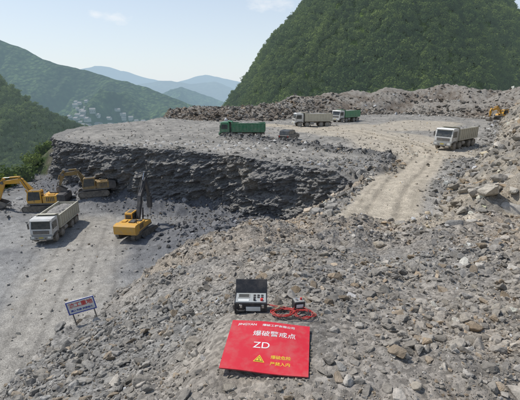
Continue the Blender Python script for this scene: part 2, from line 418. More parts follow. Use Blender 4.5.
s=np.clip(.09*(RNG.pareto(1.9,len(x))+1),.08,.5);s=np.where(y>95,s*1.8,s);_,gc=H(x,y,True)
rocks('rubble_heap',x,y,s,np.clip(gc*np.exp(RNG.normal(-.05,.42,len(x)))[:,None],.03,.5),LO,.1)
xs=[];ys=[]
for i in range(11):
    for j in range(3):
        xs.append(-19+i*2.5+random.uniform(-.3,.3)+j*.6);ys.append(56.5+j*2.6-i*.45+random.uniform(-.3,.3))
Vc=[];Fc=[];o=0
for q,w in zip(xs,ys):
    z0=float(H(np.array([q]),np.array([w]))[0]);k=12;rad=random.uniform(.3,.5);hh=random.uniform(.18,.3)
    for ring in range(4):
        f=ring/3
        for i in range(k):
            an=2*math.pi*i/k;rr_=rad*(1-f*.85)*random.uniform(.85,1.15);Vc.append((q+rr_*math.cos(an),w+rr_*math.sin(an),z0-.05+(hh+.05)*f))
    for ring in range(3):
        for i in range(k):
            Fc.append((o+ring*k+i,o+ring*k+(i+1)%k,o+(ring+1)*k+(i+1)%k,o+(ring+1)*k+i))
    o+=4*k
link('drill_cuttings',mesh_tri('drill_cuttings',Vc,Fc,np.tile([.50,.49,.46],(len(Vc),1)),True),[M_rock])

# ---------------------------------------------------------------- generic builder
class B:
    def __init__(s): s.V=[];s.F=[];s.I=[];s.m=[]
    def mi(s,m):
        if m not in s.m: s.m.append(m)
        return s.m.index(m)
    def raw(s,V,F,m):
        o=len(s.V);s.V+=[tuple(v) for v in V];k=s.mi(m)
        for f in F: s.F.append([i+o for i in f]);s.I.append(k)
    def box(s,c,sz,m,rot=None):
        h=Vector(sz)/2;V=[Vector((a*h.x,b*h.y,d*h.z)) for a in(-1,1) for b in(-1,1) for d in(-1,1)]
        if rot is not None: V=[rot@v for v in V]
        c=Vector(c);s.raw([v+c for v in V],[(0,1,3,2),(4,6,7,5),(0,4,5,1),(2,3,7,6),(0,2,6,4),(1,5,7,3)],m)
    def prism(s,pts,y0,y1,m):
        n=len(pts);V=[(x,y0,z) for x,z in pts]+[(x,y1,z) for x,z in pts]
        s.raw(V,[list(range(n)),list(range(2*n-1,n-1,-1))]+[(i,(i+1)%n,n+(i+1)%n,n+i) for i in range(n)],m)
    def cyl(s,p0,p1,r,m,n=16,r2=None):
        p0=Vector(p0);p1=Vector(p1);d=(p1-p0).normalized();u=d.orthogonal().normalized();w=d.cross(u)
        r2=r if r2 is None else r2
        V=[p0+(u*math.cos(2*math.pi*i/n)+w*math.sin(2*math.pi*i/n))*r for i in range(n)]+[p1+(u*math.cos(2*math.pi*i/n)+w*math.sin(2*math.pi*i/n))*r2 for i in range(n)]
        s.raw(V,[list(range(n)),list(range(2*n-1,n-1,-1))]+[(i,(i+1)%n,n+(i+1)%n,n+i) for i in range(n)],m)
    def beam(s,pts,hs,y,w,m):
        up=[];dn=[]
        for i,(x,z) in enumerate(pts):
            a=pts[max(0,i-1)];b=pts[min(len(pts)-1,i+1)];dx,dz=b[0]-a[0],b[1]-a[1];L=math.hypot(dx,dz);nx,nz=-dz/L,dx/L
            up.append((x+nx*hs[i]/2,z+nz*hs[i]/2));dn.append((x-nx*hs[i]/2,z-nz*hs[i]/2))
        for i in range(len(pts)-1):
            s.prism([dn[i],dn[i+1],up[i+1],up[i]],y-w/2,y+w/2,m)
    def tube(s,path,r,m,n=8):
        for a,b in zip(path[:-1],path[1:]): s.cyl(a,b,r,m,n)
    def make(s,name,loc=(0,0,0),rot=(0,0,0),scale=1.,bevel=.02):
        me=D.meshes.new(name);me.from_pydata(s.V,[],s.F)
        for m in s.m: me.materials.append(m)
        me.polygons.foreach_set('material_index',s.I)
        bm=bmesh.new();bm.from_mesh(me);bmesh.ops.recalc_face_normals(bm,faces=bm.faces[:]);bm.to_mesh(me);bm.free()
        o=D.objects.new(name,me);S.collection.objects.link(o);o.location=loc;o.rotation_euler=rot;o.scale=(scale,)*3
        if bevel:
            b=o.modifiers.new('bevel','BEVEL');b.width=bevel;b.segments=2;b.limit_method='ANGLE';b.angle_limit=.6
        return o
TIRE=paint('tyre_rubber',(.03,.03,.03),.9,.8);GLASS=paint('cab_glass',(.03,.04,.045),.12,.25);BLK=paint('black_plastic',(.03,.03,.032),.6,.5)
STEEL=paint('dark_steel',(.10,.10,.105),.6,.6,.3);HUB=paint('hub_steel',(.30,.29,.27),.6,.6);CHR=paint('chrome_rod',(.6,.6,.6),.2,.1,.9)
WHT=paint('white_paint',(.70,.70,.67),.45,.55);LAMP=paint('lamp_lens',(.75,.75,.7),.15,.1);RED=paint('red_lens',(.4,.02,.02),.3,.2)
GRN=paint('green_paint',(.03,.19,.085),.55,.45);CRM=paint('cream_paint',(.54,.51,.40),.6,.55);YEL=paint('yellow_paint',(.68,.35,.022),.55,.45);GRY=paint('grey_paint',(.32,.33,.32),.5,.5)
ARM=paint('dark_arm_paint',(.045,.045,.05),.6,.3);DYEL=paint('worn_yellow_paint',(.22,.135,.03),.65,.5);NAVY=paint('dark_car_paint',(.03,.035,.04),.3,.35)
LGT=paint('pale_green_paint',(.11,.31,.16),.5,.45);LOADM=gravelmat('load_gravel',False,(.30,.285,.26),.5)
simple_y=paint('number_plate',(.5,.4,.05),.5,.3)

def dump_truck(loc,heading,cabm,bedm,trim,load=False,pitch=0.,roll=0.,scale=1.):
    b=B()
    for y in(-.42,.42): b.box((-.15,y,.93),(8.0,.09,.26),STEEL)
    for x in(-3.6,-2.0,-.4,1.0,2.4): b.box((x,0,.93),(.12,.76,.18),STEEL)
    for ax,dual in((3.05,0),(1.35,0),(-1.75,1),(-3.1,1)):
        b.cyl((ax,-1.0,.53),(ax,1.0,.53),.09,STEEL,10)
        for sgn in(-1,1):
            y0=1.24;w=.62 if dual else .32
            b.cyl((ax,sgn*(y0-w),.53),(ax,sgn*y0,.53),.53,TIRE,26)
            b.cyl((ax,sgn*(y0-.02),.53),(ax,sgn*(y0+.015),.53),.31,HUB,20)
            b.cyl((ax,sgn*(y0+.01),.53),(ax,sgn*(y0+.09),.53),.13,HUB,12)
        b.cyl((ax,-.3,.53),(ax,.3,.53),.2,STEEL,12) if dual else None
    prof=[(2.25,.98),(4.02,.98),(4.10,1.25),(4.07,1.75),(3.86,2.78),(3.72,2.93),(2.38,2.93),(2.25,2.8)]
    b.prism(prof,-1.2,1.2,cabm)
    def front(zz): return 4.07-(zz-1.75)*(.21/1.03)
    z0,z1=1.82,2.66
    for (ya,yb) in ((-1.06,1.06),):
        V=[(front(z0)+.015,ya,z0),(front(z0)+.015,yb,z0),(front(z1)+.015,yb*.97,z1),(front(z1)+.015,ya*.97,z1),
           (front(z0)-.03,ya,z0),(front(z0)-.03,yb,z0),(front(z1)-.03,yb*.97,z1),(front(z1)-.03,ya*.97,z1)]
        b.raw(V,[(0,1,2,3),(7,6,5,4),(0,4,5,1),(1,5,6,2),(2,6,7,3),(3,7,4,0)],GLASS)
    b.box((3.97,0,2.78),(.34,2.2,.07),trim)
    for yy in(-.5,.45): b.cyl((front(1.84)+.03,yy,1.84),(front(2.3)+.03,yy+.4,2.3),.012,BLK,6)
    b.box((4.115,0,1.46),(.05,1.75,.40),BLK)
    for zz in(1.34,1.46,1.58): b.box((4.145,0,zz),(.03,1.6,.035),HUB)
    b.box((4.16,0,.86),(.26,2.42,.42),trim)
    b.box((4.20,0,.62),(.16,2.1,.12),BLK)
    b.box((4.30,0,.86),(.02,.5,.16),simple_y)
    for sg in(-1,1):
        b.box((4.27,sg*.92,.90),(.06,.36,.2),LAMP)
        b.box((4.30,sg*.5,.80),(.04,.18,.12),BLK)
        b.prism([(2.62,1.72),(3.80,1.72),(3.68,2.55),(2.62,2.55)],sg*1.195,sg*1.215,GLASS)
        b.box((2.52,sg*1.205,1.8),(.03,.02,1.6),BLK);b.box((3.86,sg*1.205,1.35),(.03,.02,.7),BLK)
        b.box((3.0,sg*1.215,1.55),(.2,.03,.05),BLK)
        b.box((4.0,sg*1.36,2.15),(.09,.16,.62),BLK);b.cyl((3.9,sg*1.2,2.5),(4.0,sg*1.36,2.48),.025,BLK,8)
        b.box((3.55,sg*1.13,.72),(.55,.2,.1),BLK)
        b.prism([(2.35,.98),(2.42,1.12),(2.7,1.2),(3.4,1.2),(3.68,1.12),(3.75,.98)],sg*1.205,sg*1.26,BLK)
    b.cyl((2.1,-.95,1.0),(2.1,-.95,2.9),.08,STEEL,10)
    b.box((2.08,.5,1.9),(.22,.9,1.5),BLK)
    b.cyl((-.1,1.0,.78),(.75,1.0,.78),.3,HUB,16)
    b.box((.3,-.98,.78),(.8,.42,.5),STEEL)
    fl=1.22;tp=2.72;x0,x1=-4.25,1.88
    b.box(((x0+x1)/2,0,fl),(x1-x0,2.36,.12),bedm)
    for sg in(-1,1):
        b.prism([(x0,fl),(x1,fl),(x1,tp),(x0+.05,tp)],sg*1.18,sg*1.24,bedm)
        b.box(((x0+x1)/2,sg*1.23,tp+.03),(x1-x0,.14,.12),bedm)
        b.box(((x0+x1)/2,sg*1.26,fl+.06),(x1-x0,.10,.16),bedm)
        k=9
        for i in range(k+1):
            xx=x0+.1+(x1-x0-.2)*i/k
            b.box((xx,sg*1.28,(fl+tp)/2),(.10,.08,tp-fl-.05),bedm)
    b.box((x1-.03,0,(fl+tp)/2+.15),(.08,2.36,tp-fl+.3),bedm)
    for yy in(-.8,-.3,.3,.8): b.box((x1+.04,yy,(fl+tp)/2+.1),(.07,.09,tp-fl+.1),bedm)
    b.prism([(x1-.06,tp+.22),(x1-.06,tp+.30),(x1+.75,tp+.42),(x1+.75,tp+.36)],-1.1,1.1,bedm)
    b.box((x0,0,(fl+tp)/2),(.07,2.36,tp-fl),bedm)
    for yy in(-.9,-.3,.3,.9): b.box((x0-.06,yy,(fl+tp)/2),(.06,.09,tp-fl-.1),bedm)
    b.box((-.5,0,1.10),(5.5,.9,.14),STEEL)
    b.cyl((1.55,0,1.0),(1.7,0,2.2),.13,STEEL,12)
    b.box((-4.15,0,.75),(.1,2.2,.12),STEEL)
    for sg in(-1,1): b.box((-4.22,sg*.9,.86),(.05,.3,.12),RED);b.box((-2.4,sg*1.1,1.09),(2.2,.3,.03),BLK);b.box((-3.85,sg*.95,.5),(.03,.5,.5),BLK)
    if load:
        nx,ny=22,12;V=[]
        for i in range(nx):
            for j in range(ny):
                u=i/(nx-1);w=j/(ny-1);h=math.sin(math.pi*u)**.5*math.sin(math.pi*w)**.5
                V.append((x0+.1+u*(x1-x0-.2),-1.15+2.3*w,tp-.45+.65*h+random.uniform(-.07,.07)))
        b.raw(V,[tuple(q) for q in gridF(nx,ny)],LOADM)
    return b.make('dump_truck',loc,(roll,-pitch,heading),scale,.018)
def zat(x,y): return float(H(np.array([float(x)]),np.array([float(y)]))[0])
def hd(dx,dy): return math.atan2(dy,dx)
dump_truck((-23.3,42.2,zat(-23.3,42.2)+.02),hd(.08,-1.),WHT,CRM,GRY,True,scale=.92)
dump_truck((-3.0,66.5,zat(-3,66.5)),hd(-1,.05),GRN,GRN,GRN,True,scale=.90)
dump_truck((11.5,87.5,zat(11.5,87.5)),hd(-1,-.12),WHT,CRM,WHT,True)
dump_truck((21.5,99.5,zat(21.5,99.5)),hd(-.8,-.7),WHT,LGT,WHT,True)
dump_truck((27.3,54.6,zat(27.3,54.6)),hd(-.72,-.62),WHT,CRM,GRY,True,scale=.96)

def suv(loc,heading):
    b=B()
    for sg in(-1,1):
        for ax in(-1.35,1.4):
            b.cyl((ax,sg*.62,.37),(ax,sg*.86,.37),.37,TIRE,22);b.cyl((ax,sg*.85,.37),(ax,sg*.875,.37),.22,HUB,16)
            b.prism([(ax-.46,.40),(ax-.33,.74),(ax,.86),(ax+.33,.74),(ax+.46,.40),(ax+.40,.40),(ax+.28,.68),(ax,.78),(ax-.28,.68),(ax-.40,.40)],sg*.86,sg*.91,BLK)
    b.prism([(-2.2,.5),(-2.25,1.0),(-2.1,1.1),(1.1,1.1),(2.15,.98),(2.3,.8),(2.28,.45),(1.85,.45),(1.7,.78),(1.4,.86),(1.1,.78),(.95,.42),(-.9,.42),(-1.05,.78),(-1.35,.86),(-1.65,.78),(-1.8,.45)],-.88,.88,NAVY)
    b.prism([(-2.1,1.10),(-1.95,1.68),(-1.7,1.76),(.1,1.76),(.35,1.70),(1.05,1.10)],-.78,.78,NAVY)
    for sg in(-1,1):
        b.prism([(-1.9,1.14),(-1.8,1.62),(-1.05,1.65),(-1.05,1.14)],sg*.775,sg*.795,GLASS)
        b.prism([(-.98,1.14),(-.98,1.65),(.12,1.65),(.28,1.60),(.82,1.14)],sg*.775,sg*.795,GLASS)
        b.box((2.22,sg*.65,.82),(.12,.3,.14),LAMP);b.box((-2.24,sg*.7,.9),(.05,.18,.25),RED);b.box((.85,sg*.98,1.16),(.14,.16,.12),BLK)
        b.cyl((-1.7,sg*.6,1.82),(0,sg*.6,1.82),.02,BLK,6)
    b.raw([(1.02,-.7,1.15),(1.02,.7,1.15),(.40,.66,1.68),(.40,-.66,1.68),(.96,-.7,1.15),(.96,.7,1.15),(.34,.66,1.68),(.34,-.66,1.68)],[(0,1,2,3),(7,6,5,4),(0,4,5,1),(1,5,6,2),(2,6,7,3),(3,7,4,0)],GLASS)
    b.raw([(-2.12,-.66,1.16),(-2.12,.66,1.16),(-1.97,.62,1.62),(-1.97,-.62,1.62),(-2.06,-.66,1.16),(-2.06,.66,1.16),(-1.9,.62,1.62),(-1.9,-.62,1.62)],[(0,1,2,3),(7,6,5,4),(0,4,5,1),(1,5,6,2),(2,6,7,3),(3,7,4,0)],GLASS)
    b.box((2.3,0,.55),(.1,1.7,.2),BLK);b.box((-2.26,0,.55),(.1,1.7,.2),BLK)
    return b.make('off_road_car',loc,(0,0,heading),1.,.03)
suv((4.6,62.0,zat(4.6,62)),hd(.45,.9))

def excavator(loc,heading,boom,stick,tool,body,arm,scale=1.,toolang=0.,swing=0.,cwm=None):
    b=B();cwm=cwm or ARM
    for sg in(-1,1):
        pts=[];L=1.75;r=.46
        for i in range(9):
            a=math.pi/2-math.pi*i/8;pts.append((L+r*math.cos(a),.48+r*math.sin(a)))
        for i in range(9):
            a=-math.pi/2-math.pi*i/8;pts.append((-L+r*math.cos(a),.48+r*math.sin(a)))
        b.prism(pts,sg*1.05,sg*1.5,BLK)
        per=2*math.pi*r+4*L;k=46
        for i in range(k):
            s=per*i/k
            if s<2*L: p=(-L+s,.48+r);t=0
            elif s<2*L+math.pi*r: q=(s-2*L)/r;p=(L+r*math.sin(q),.48+r*math.cos(q));t=-q
            elif s<4*L+math.pi*r: p=(L-(s-2*L-math.pi*r),.48-r);t=math.pi
            else: q=(s-4*L-math.pi*r)/r;p=(-L-r*math.sin(q),.48-r*math.cos(q));t=math.pi-q
            b.box((p[0],sg*1.28,p[1]),(.15,.62,.055),STEEL,Matrix.Rotation(-t,3,'Y'))
        for i in range(7): b.cyl((-1.4+i*.47,sg*1.45,.26),(-1.4+i*.47,sg*1.54,.26),.14,STEEL,12)
        for xx in(-L,L): b.cyl((xx,sg*1.45,.48),(xx,sg*1.55,.48),.3,STEEL,16)
    b.box((0,0,.6),(2.2,2.1,.45),STEEL);b.cyl((0,0,.8),(0,0,1.08),.65,STEEL,24)
    b.box((0,.9,.5),(1,.5,.3),STEEL);b.box((0,-.9,.5),(1,.5,.3),STEEL)
    nV=len(b.V)
    b.box((-.55,0,1.18),(4.2,2.7,.2),STEEL)
    b.prism([(-3.25,1.2),(-3.32,1.6),(-3.28,2.2),(-3.1,2.35),(-2.3,2.38),(-2.3,1.1),(-3.0,1.1)],-1.38,1.38,cwm)
    b.prism([(-2.29,1.29),(-2.29,2.3),(-.35,2.22),(-.35,1.29)],-1.34,.15,body)
    b.prism([(-2.29,1.29),(-2.29,2.3),(-.5,2.22),(-.5,1.29)],.16,1.34,body)
    b.prism([(-.34,1.29),(-.34,1.95),(1.3,1.75),(1.5,1.29)],-1.34,-.35,body)
    b.box((-1.5,-.3,2.36),(1.0,.7,.14),BLK);b.cyl((-1.9,-.9,2.28),(-1.9,-.9,2.75),.07,BLK,10)
    b.box((-1.5,.75,2.34),(.8,.5,.10),body);b.box((-.9,-.9,2.31),(.5,.5,.08),BLK)
    for i in range(5): b.box((-1.9+i*.22,-1.35,1.8),(.12,.03,.6),BLK)
    for i in range(5): b.box((-1.9+i*.22,1.35,1.8),(.12,.03,.6),BLK)
    cab=[(-.35,1.29),(1.42,1.29),(1.52,1.75),(1.28,2.85),(1.1,2.98),(-.25,2.98),(-.35,2.85)]
    b.prism(cab,.36,1.32,body)
    b.prism([(-.2,1.75),(1.38,1.65),(1.17,2.82),(-.2,2.82)],1.318,1.335,GLASS)
    b.prism([(-.2,1.75),(1.38,1.65),(1.17,2.82),(-.2,2.82)],.345,.362,GLASS)
    V=[(1.535,.46,1.5),(1.535,1.22,1.5),(1.315,1.22,2.76),(1.315,.46,2.76)];
    b.raw([Vector(v) for v in V]+[Vector(v)-Vector((.06,0,0)) for v in V],[(0,1,2,3),(7,6,5,4),(0,4,5,1),(1,5,6,2),(2,6,7,3),(3,7,4,0)],GLASS)
    b.box((.6,1.335,2.2),(.06,.03,1.5),BLK)
    b.box((-.36,.84,2.45),(.03,.7,.5),GLASS);b.box((.4,.84,2.99),(1.1,.6,.05),BLK)
    b.cyl((1.3,-.9,1.75),(1.3,-.9,2.1),.02,BLK,6);b.box((1.3,-1.0,2.2),(.05,.2,.3),BLK)
    for yy in(.4,.9,1.3): b.cyl((-2.2,-yy,2.38),(-2.2,-yy,2.75),.02,BLK,6)
    b.cyl((-2.2,-1.3,2.75),(-2.2,-.4,2.75),.02,BLK,6)
    for sg in(-1,1): b.prism([(.1,1.25),(.9,1.25),(.62,2.0),(.4,2.0)],sg*.3,sg*.24,body)
    hs=[.42]+[.72]*(len(boom)-2)+[.40]
    b.beam(boom,hs,0,.42,arm)
    for p in boom[1:-1]: b.cyl((p[0],-.212,p[1]),(p[0],.212,p[1]),.355,arm,20)
    bt=boom[-1];b.cyl((bt[0],-.3,bt[1]),(bt[0],.3,bt[1]),.2,STEEL,14)
    st=stick[-1];dx,dz=st[0]-bt[0],st[1]-bt[1];LL=math.hypot(dx,dz);ux,uz=dx/LL,dz/LL
    back=(bt[0]-ux*.65,bt[1]-uz*.65)
    b.beam([back,bt,st],[.25,.62,.28],0,.34,arm)
    mb=boom[len(boom)//2]
    for sg in(-1,1):
        a=(1.15,sg*.33,1.35);c=(mb[0],sg*.33,mb[1]-.05);m_=tuple(a[i]+(c[i]-a[i])*.58 for i in range(3))
        b.cyl(a,m_,.10,arm,12);b.cyl(m_,c,.05,CHR,10)
    a=(mb[0]+.15,0,mb[1]+.55);c=(back[0],0,back[1]);m_=tuple(a[i]+(c[i]-a[i])*.6 for i in range(3))
    b.cyl(a,m_,.11,arm,12);b.cyl(m_,c,.055,CHR,10);b.box((a[0],0,a[2]-.1),(.25,.3,.3),arm)
    b.tube([(.9,.18,1.7),(boom[1][0]-.1,.26,boom[1][1]+.42),(bt[0]-.3,.26,bt[1]+.32),(bt[0],.2,bt[1]+.2)],.035,BLK,6)
    nx,nz=-uz,ux
    if nx<0: nx,nz=-nx,-nz
    a=(bt[0]+ux*.2+nx*.4,0,bt[1]+uz*.2+nz*.4);c=(st[0]-ux*.45+nx*.42,0,st[1]-uz*.45+nz*.42);m_=tuple(a[i]+(c[i]-a[i])*.6 for i in range(3))
    b.cyl(a,m_,.09,arm,12);b.cyl(m_,c,.045,CHR,10)
    for sg in(-1,1):
        b.cyl(c[:1]+(sg*.15,)+c[2:],(st[0]-ux*.45,sg*.15,st[1]-uz*.45),.05,STEEL,8)
        b.cyl(c[:1]+(sg*.15,)+c[2:],(st[0]+nx*.3,sg*.15,st[1]+nz*.3),.05,STEEL,8)
    ca,sa=math.cos(toolang),math.sin(toolang)
    def T(pts): return [(st[0]+p[0]*ca-p[1]*sa,st[1]+p[0]*sa+p[1]*ca) for p in pts]
    if tool=='bucket':
        outer=[(.05,.12),(.45,.05),(.62,-.25),(.6,-.65),(.38,-1.0),(0,-1.15),(-.5,-1.12),(-.85,-.98)]
        inner=[(-.8,-.93),(-.48,-1.05),(0,-1.07),(.33,-.95),(.53,-.63),(.54,-.27),(.38,-.03),(.02,.02)]
        for i in range(7):
            b.prism(T([outer[i],outer[i+1],inner[6-i],inner[7-i]]),-.6,.6,STEEL)
        for sg in(-1,1): b.prism(T([(.05,.1),(.45,.05),(.62,-.25),(.6,-.65),(.38,-1.0),(0,-1.15),(-.5,-1.12),(-.85,-.98),(-.35,-.35)]),sg*.6,sg*.64,STEEL)
        for i in range(5): b.prism(T([(-.8,-1.02),(-.8,-.92),(-1.08,-.95)]),-.55+i*.25,-.45+i*.25,CHR)
        for sg in(-1,1): b.prism(T([(-.12,.15),(.45,.2),(.5,.0),(-.1,-.1)]),sg*.2,sg*.25,STEEL)
    else:
        b.prism(T([(-.25,.1),(.4,.1),(.3,-1.5),(-.2,-1.5)]),-.27,.27,arm)
        p=T([(.05,-1.5),(.05,-2.5)]);b.cyl((p[0][0],0,p[0][1]),(p[1][0],0,p[1][1]),.09,CHR,12,.05)
    if swing:
        Rz=Matrix.Rotation(swing,3,'Z')
        for i in range(nV,len(b.V)): b.V[i]=tuple(Rz@Vector(b.V[i]))
    return b.make('excavator',loc,(0,0,heading),scale,.02)
excavator((-29.2,50.5,zat(-29.2,50.5)-.1),hd(-1,-.12),[(.5,1.85),(2.4,4.1),(4.7,3.9)],[(5.5,1.6)],'bucket',YEL,YEL,1.0,toolang=-.5)
excavator((-23.4,53.1,zat(-23.4,53.1)-.15),hd(-.92,-.40),[(.5,1.85),(2.0,3.7),(4.0,3.6)],[(4.6,1.9)],'bucket',DYEL,DYEL,.90,toolang=-.3,cwm=ARM)
excavator((-13.8,41.2,zat(-13.8,41.2)-.05),hd(.42,.9),[(.5,1.8),(1.7,4.6),(3.6,6.9)],[(4.3,3.9)],'hammer',YEL,ARM,.88,swing=.3,cwm=YEL)
excavator((59.5,97.5,zat(59.5,97.5)+.2),hd(-1,-.3),[(.5,1.8),(2.4,3.4),(4.6,2.8)],[(4.9,.9)],'bucket',YEL,YEL,.85)

# ---------------------------------------------------------------- foreground objects
def simple(name,col,rough=.5,metal=0,dirt=.4):
    m,nt,b=newmat(name);g=N(nt,'ShaderNodeTexCoord');n=noise(nt,g.outputs['Object'],9,6,.7)
    nt.links.new(mixcol(nt,maprange(nt,n.outputs[0],.45,.85,0,dirt),tuple(col),(.36,.30,.24)),b.inputs['Base Color']);b.inputs['Roughness'].default_value=rough;b.inputs['Metallic'].default_value=metal;return m
BR=simple('red_board_face',(.60,.014,.03),.5,0,.38);TW=simple('white_print',(.76,.72,.70),.5,0,.25);TY=simple('yellow_print',(.78,.50,.03),.5,0,.2);EDG=simple('board_edge',(.35,.02,.03),.6);KB=simple('black_case',(.022,.022,.025),.45);WL=simple('white_panel',(.68,.69,.66),.5);CR=simple('red_cable',(.45,.02,.015),.45);SB=simple('blue_print',(.03,.06,.35),.5,0,.2);SR=simple('red_print',(.58,.03,.03),.5,0,.2)
PANEL=simple('grey_panel',(.36,.38,.37),.45)
TLc=Vector((-.207,2.61,0));TRc=Vector((.373,2.545,0));BRc=Vector((.300,2.02,0));BLc=Vector((-.262,2.095,0))
zb=max(zat(x,y) for x in np.linspace(-.25,.35,7) for y in np.linspace(2.05,2.6,7))+.008
cz=zb+.006;print('board z',zb)
brd=D.objects.new('warning_board',None);S.collection.objects.link(brd);brd.location=(.05,2.32,cz);brd.empty_display_size=.1
b=B();nx=26
V=[];
def bp(u,w,dz):
    p=(BLc*(1-u)+BRc*u)*(1-w)+(TLc*(1-u)+TRc*u)*w
    # tilted and slightly warped where it rests on stones
    t=.016*(u-.5)*-1+.014*(w-.5)+.012*math.sin(3.1*u)*math.sin(2.5*w)+.003*math.sin(7*u+5*w)+.012*max(0,u+1-w-1.45)**1.0
    return (p.x-.05,p.y-2.32,t+.008+dz)
for dz in(0,-.008):
    for i in range(nx):
        for j in range(nx): V.append(bp(i/(nx-1),j/(nx-1),dz))
F=[tuple(q) for q in gridF(nx,nx)];b.raw(V[:nx*nx],F,BR);b.raw(V[nx*nx:],F,EDG)
ring=[i*nx for i in range(nx)]+[(nx-1)*nx+j for j in range(1,nx)]+[i*nx+nx-1 for i in range(nx-2,-1,-1)]+[j for j in range(nx-2,0,-1)]
b.raw([V[i] for i in ring]+[V[i+nx*nx] for i in ring],[(i,(i+1)%len(ring),len(ring)+(i+1)%len(ring),len(ring)+i) for i in range(len(ring))],EDG)
o=b.make('panel',bevel=0);o.parent=brd
# stones packed under and against the board edge
bx=[];by=[];bs=[]
for i in range(90):
    e=random.choice('bblrt');u=random.random()
    P={'b':BLc*(1-u)+BRc*u-Vector((0,.012,0)),'l':BLc*(1-u)+TLc*u-Vector((.012,0,0)),'r':BRc*(1-u)+TRc*u+Vector((.012,0,0)),'t':TLc*(1-u)+TRc*u+Vector((0,.014,0))}[e]
    bx.append(P.x);by.append(P.y);bs.append(random.uniform(.007,.017))
bx=np.array(bx);by=np.array(by);bs=np.array(bs)
rocks('board_edge_stones',bx,by,bs,rcol(len(bx),(.25,.235,.21),.3),LO,.1)
def text(body,size,u,w,mat,parent,name):
    c=D.curves.new(name,'FONT');c.body=body;c.size=size;c.align_x='LEFT';c.offset=.0004
    t=D.objects.new(name+'_tmp',c);S.collection.objects.link(t)
    bpy.context.view_layer.update();dg=bpy.context.evaluated_depsgraph_get();me=D.meshes.new_from_object(t.evaluated_get(dg));D.objects.remove(t)
    bm=bmesh.new();bm.from_mesh(me)
    for _ in range(2):
        bmesh.ops.triangulate(bm,faces=bm.faces[:])
        lg=[e for e in bm.edges if e.calc_length()>.02]
        if lg: bmesh.ops.subdivide_edges(bm,edges=lg,cuts=1)
    bmesh.ops.triangulate(bm,faces=bm.faces[:])
    for v in bm.verts:
        uu=u+v.co.x/.58;ww=w+v.co.y/.52
        q=bp(uu,ww,.0016);v.co=Vector(q)
    bm.normal_update();bm.to_mesh(me);bm.free()
    me.materials.clear();me.materials.append(mat);o=D.objects.new(name,me);S.collection.objects.link(o);o.parent=parent
    return o
text('JINGYAN',.034,.09,.885,TW,brd,'logo_text')
text('爆破工程有限公司',.030,.40,.885,TW,brd,'company_text')
text('爆破警戒点',.062,.30,.67,TW,brd,'title_text')
text('ZD',.085,.33,.42,TW,brd,'code_text')
text('爆破危险',.034,.56,.25,TY,brd,'warning_text_1')
text('严禁入内',.034,.56,.14,TY,brd,'warning_text_2')
b=B()
def tri(r,dz,m):
    ps=[(.43+r*math.sin(a)/.58,.21+r*math.cos(a)/.52) for a in (0,2.094,4.189)]
    b.raw([bp(u,w,.0008) for u,w in ps]+[bp(u,w,dz) for u,w in ps],[(0,1,2),(5,4,3),(0,3,4,1),(1,4,5,2),(2,5,3,0)],m)
tri(.044,.002,TY);tri(.033,.003,KB);tri(.026,.004,TY)
q=bp(.43,.21,.005);b.box((q[0],q[1]+.003,q[2]),(.004,.016,.002),KB);b.box((q[0],q[1]-.010,q[2]),(.004,.004,.002),KB)
o=b.make('warning_triangle',bevel=0);o.parent=brd

cx,cy=-.075,2.93;z0=zat(cx,cy)
b=B()
b.box((0,0,.045),(.27,.16,.09),KB);b.box((0,0,.096),(.272,.162,.012),KB)
b.box((0,0,.104),(.25,.14,.006),PANEL)
b.box((-.06,.02,.109),(.10,.06,.004),GRY);b.box((-.06,.02,.112),(.085,.045,.003),GLASS)
for i in range(3):
    for j in range(2): b.box((.03+i*.032,.03-j*.03,.110),(.02,.018,.005),KB)
b.cyl((.09,-.045,.106),(.09,-.045,.125),.012,simple('red_button',(.6,.02,.02)),14);b.cyl((.03,-.045,.106),(.03,-.045,.125),.010,KB,14)
b.box((-.06,-.045,.1085),(.09,.03,.003),WL);b.box((.02,-.083,.05),(.12,.004,.04),WL)
for sx in(-.08,.10): b.box((sx,-.083,.075),(.02,.01,.03),CHR)
b.tube([(-.11,-.08,.05),(-.11,-.104,.045),(-.05,-.104,.045),(-.05,-.08,.05)],.006,KB)
# opened lid leaning back behind the case
Rl=Matrix.Rotation(math.radians(-68),3,'X');b.box((0,.105,.135),(.27,.15,.016),KB,Matrix.Rotation(math.radians(62),3,'X'))
for sx in(-.12,.12):
    for sy in(-.06,.06): b.cyl((sx,sy,-.01),(sx,sy,.002),.01,KB,8)
b.make('blasting_machine',(cx,cy,z0+.015),(.03,.0,-.02),1.,.004)
b=B()
b.box((0,0,.035),(.09,.07,.07),KB);b.box((0,0,.074),(.08,.06,.008),GRY);b.cyl((-.02,0,.07),(-.02,0,.095),.009,CHR,12);b.cyl((.02,0,.07),(.02,0,.095),.009,simple('red_knob',(.5,.02,.02)),12);b.box((0,-.037,.04),(.06,.004,.03),WL)
b.make('firing_switch_box',(.315,2.86,zat(.315,2.86)+.012),(0,.05,.25),1.,.004)
def cable(name,mat,pts,r):
    c=D.curves.new(name,'CURVE');c.dimensions='3D';c.bevel_depth=r;c.bevel_resolution=2
    s=c.splines.new('NURBS');s.points.add(len(pts)-1)
    for i,p in enumerate(pts): s.points[i].co=(*p,1)
    s.use_endpoint_u=True;s.order_u=4
    o=D.objects.new(name,c);S.collection.objects.link(o);c.materials.append(mat);return o
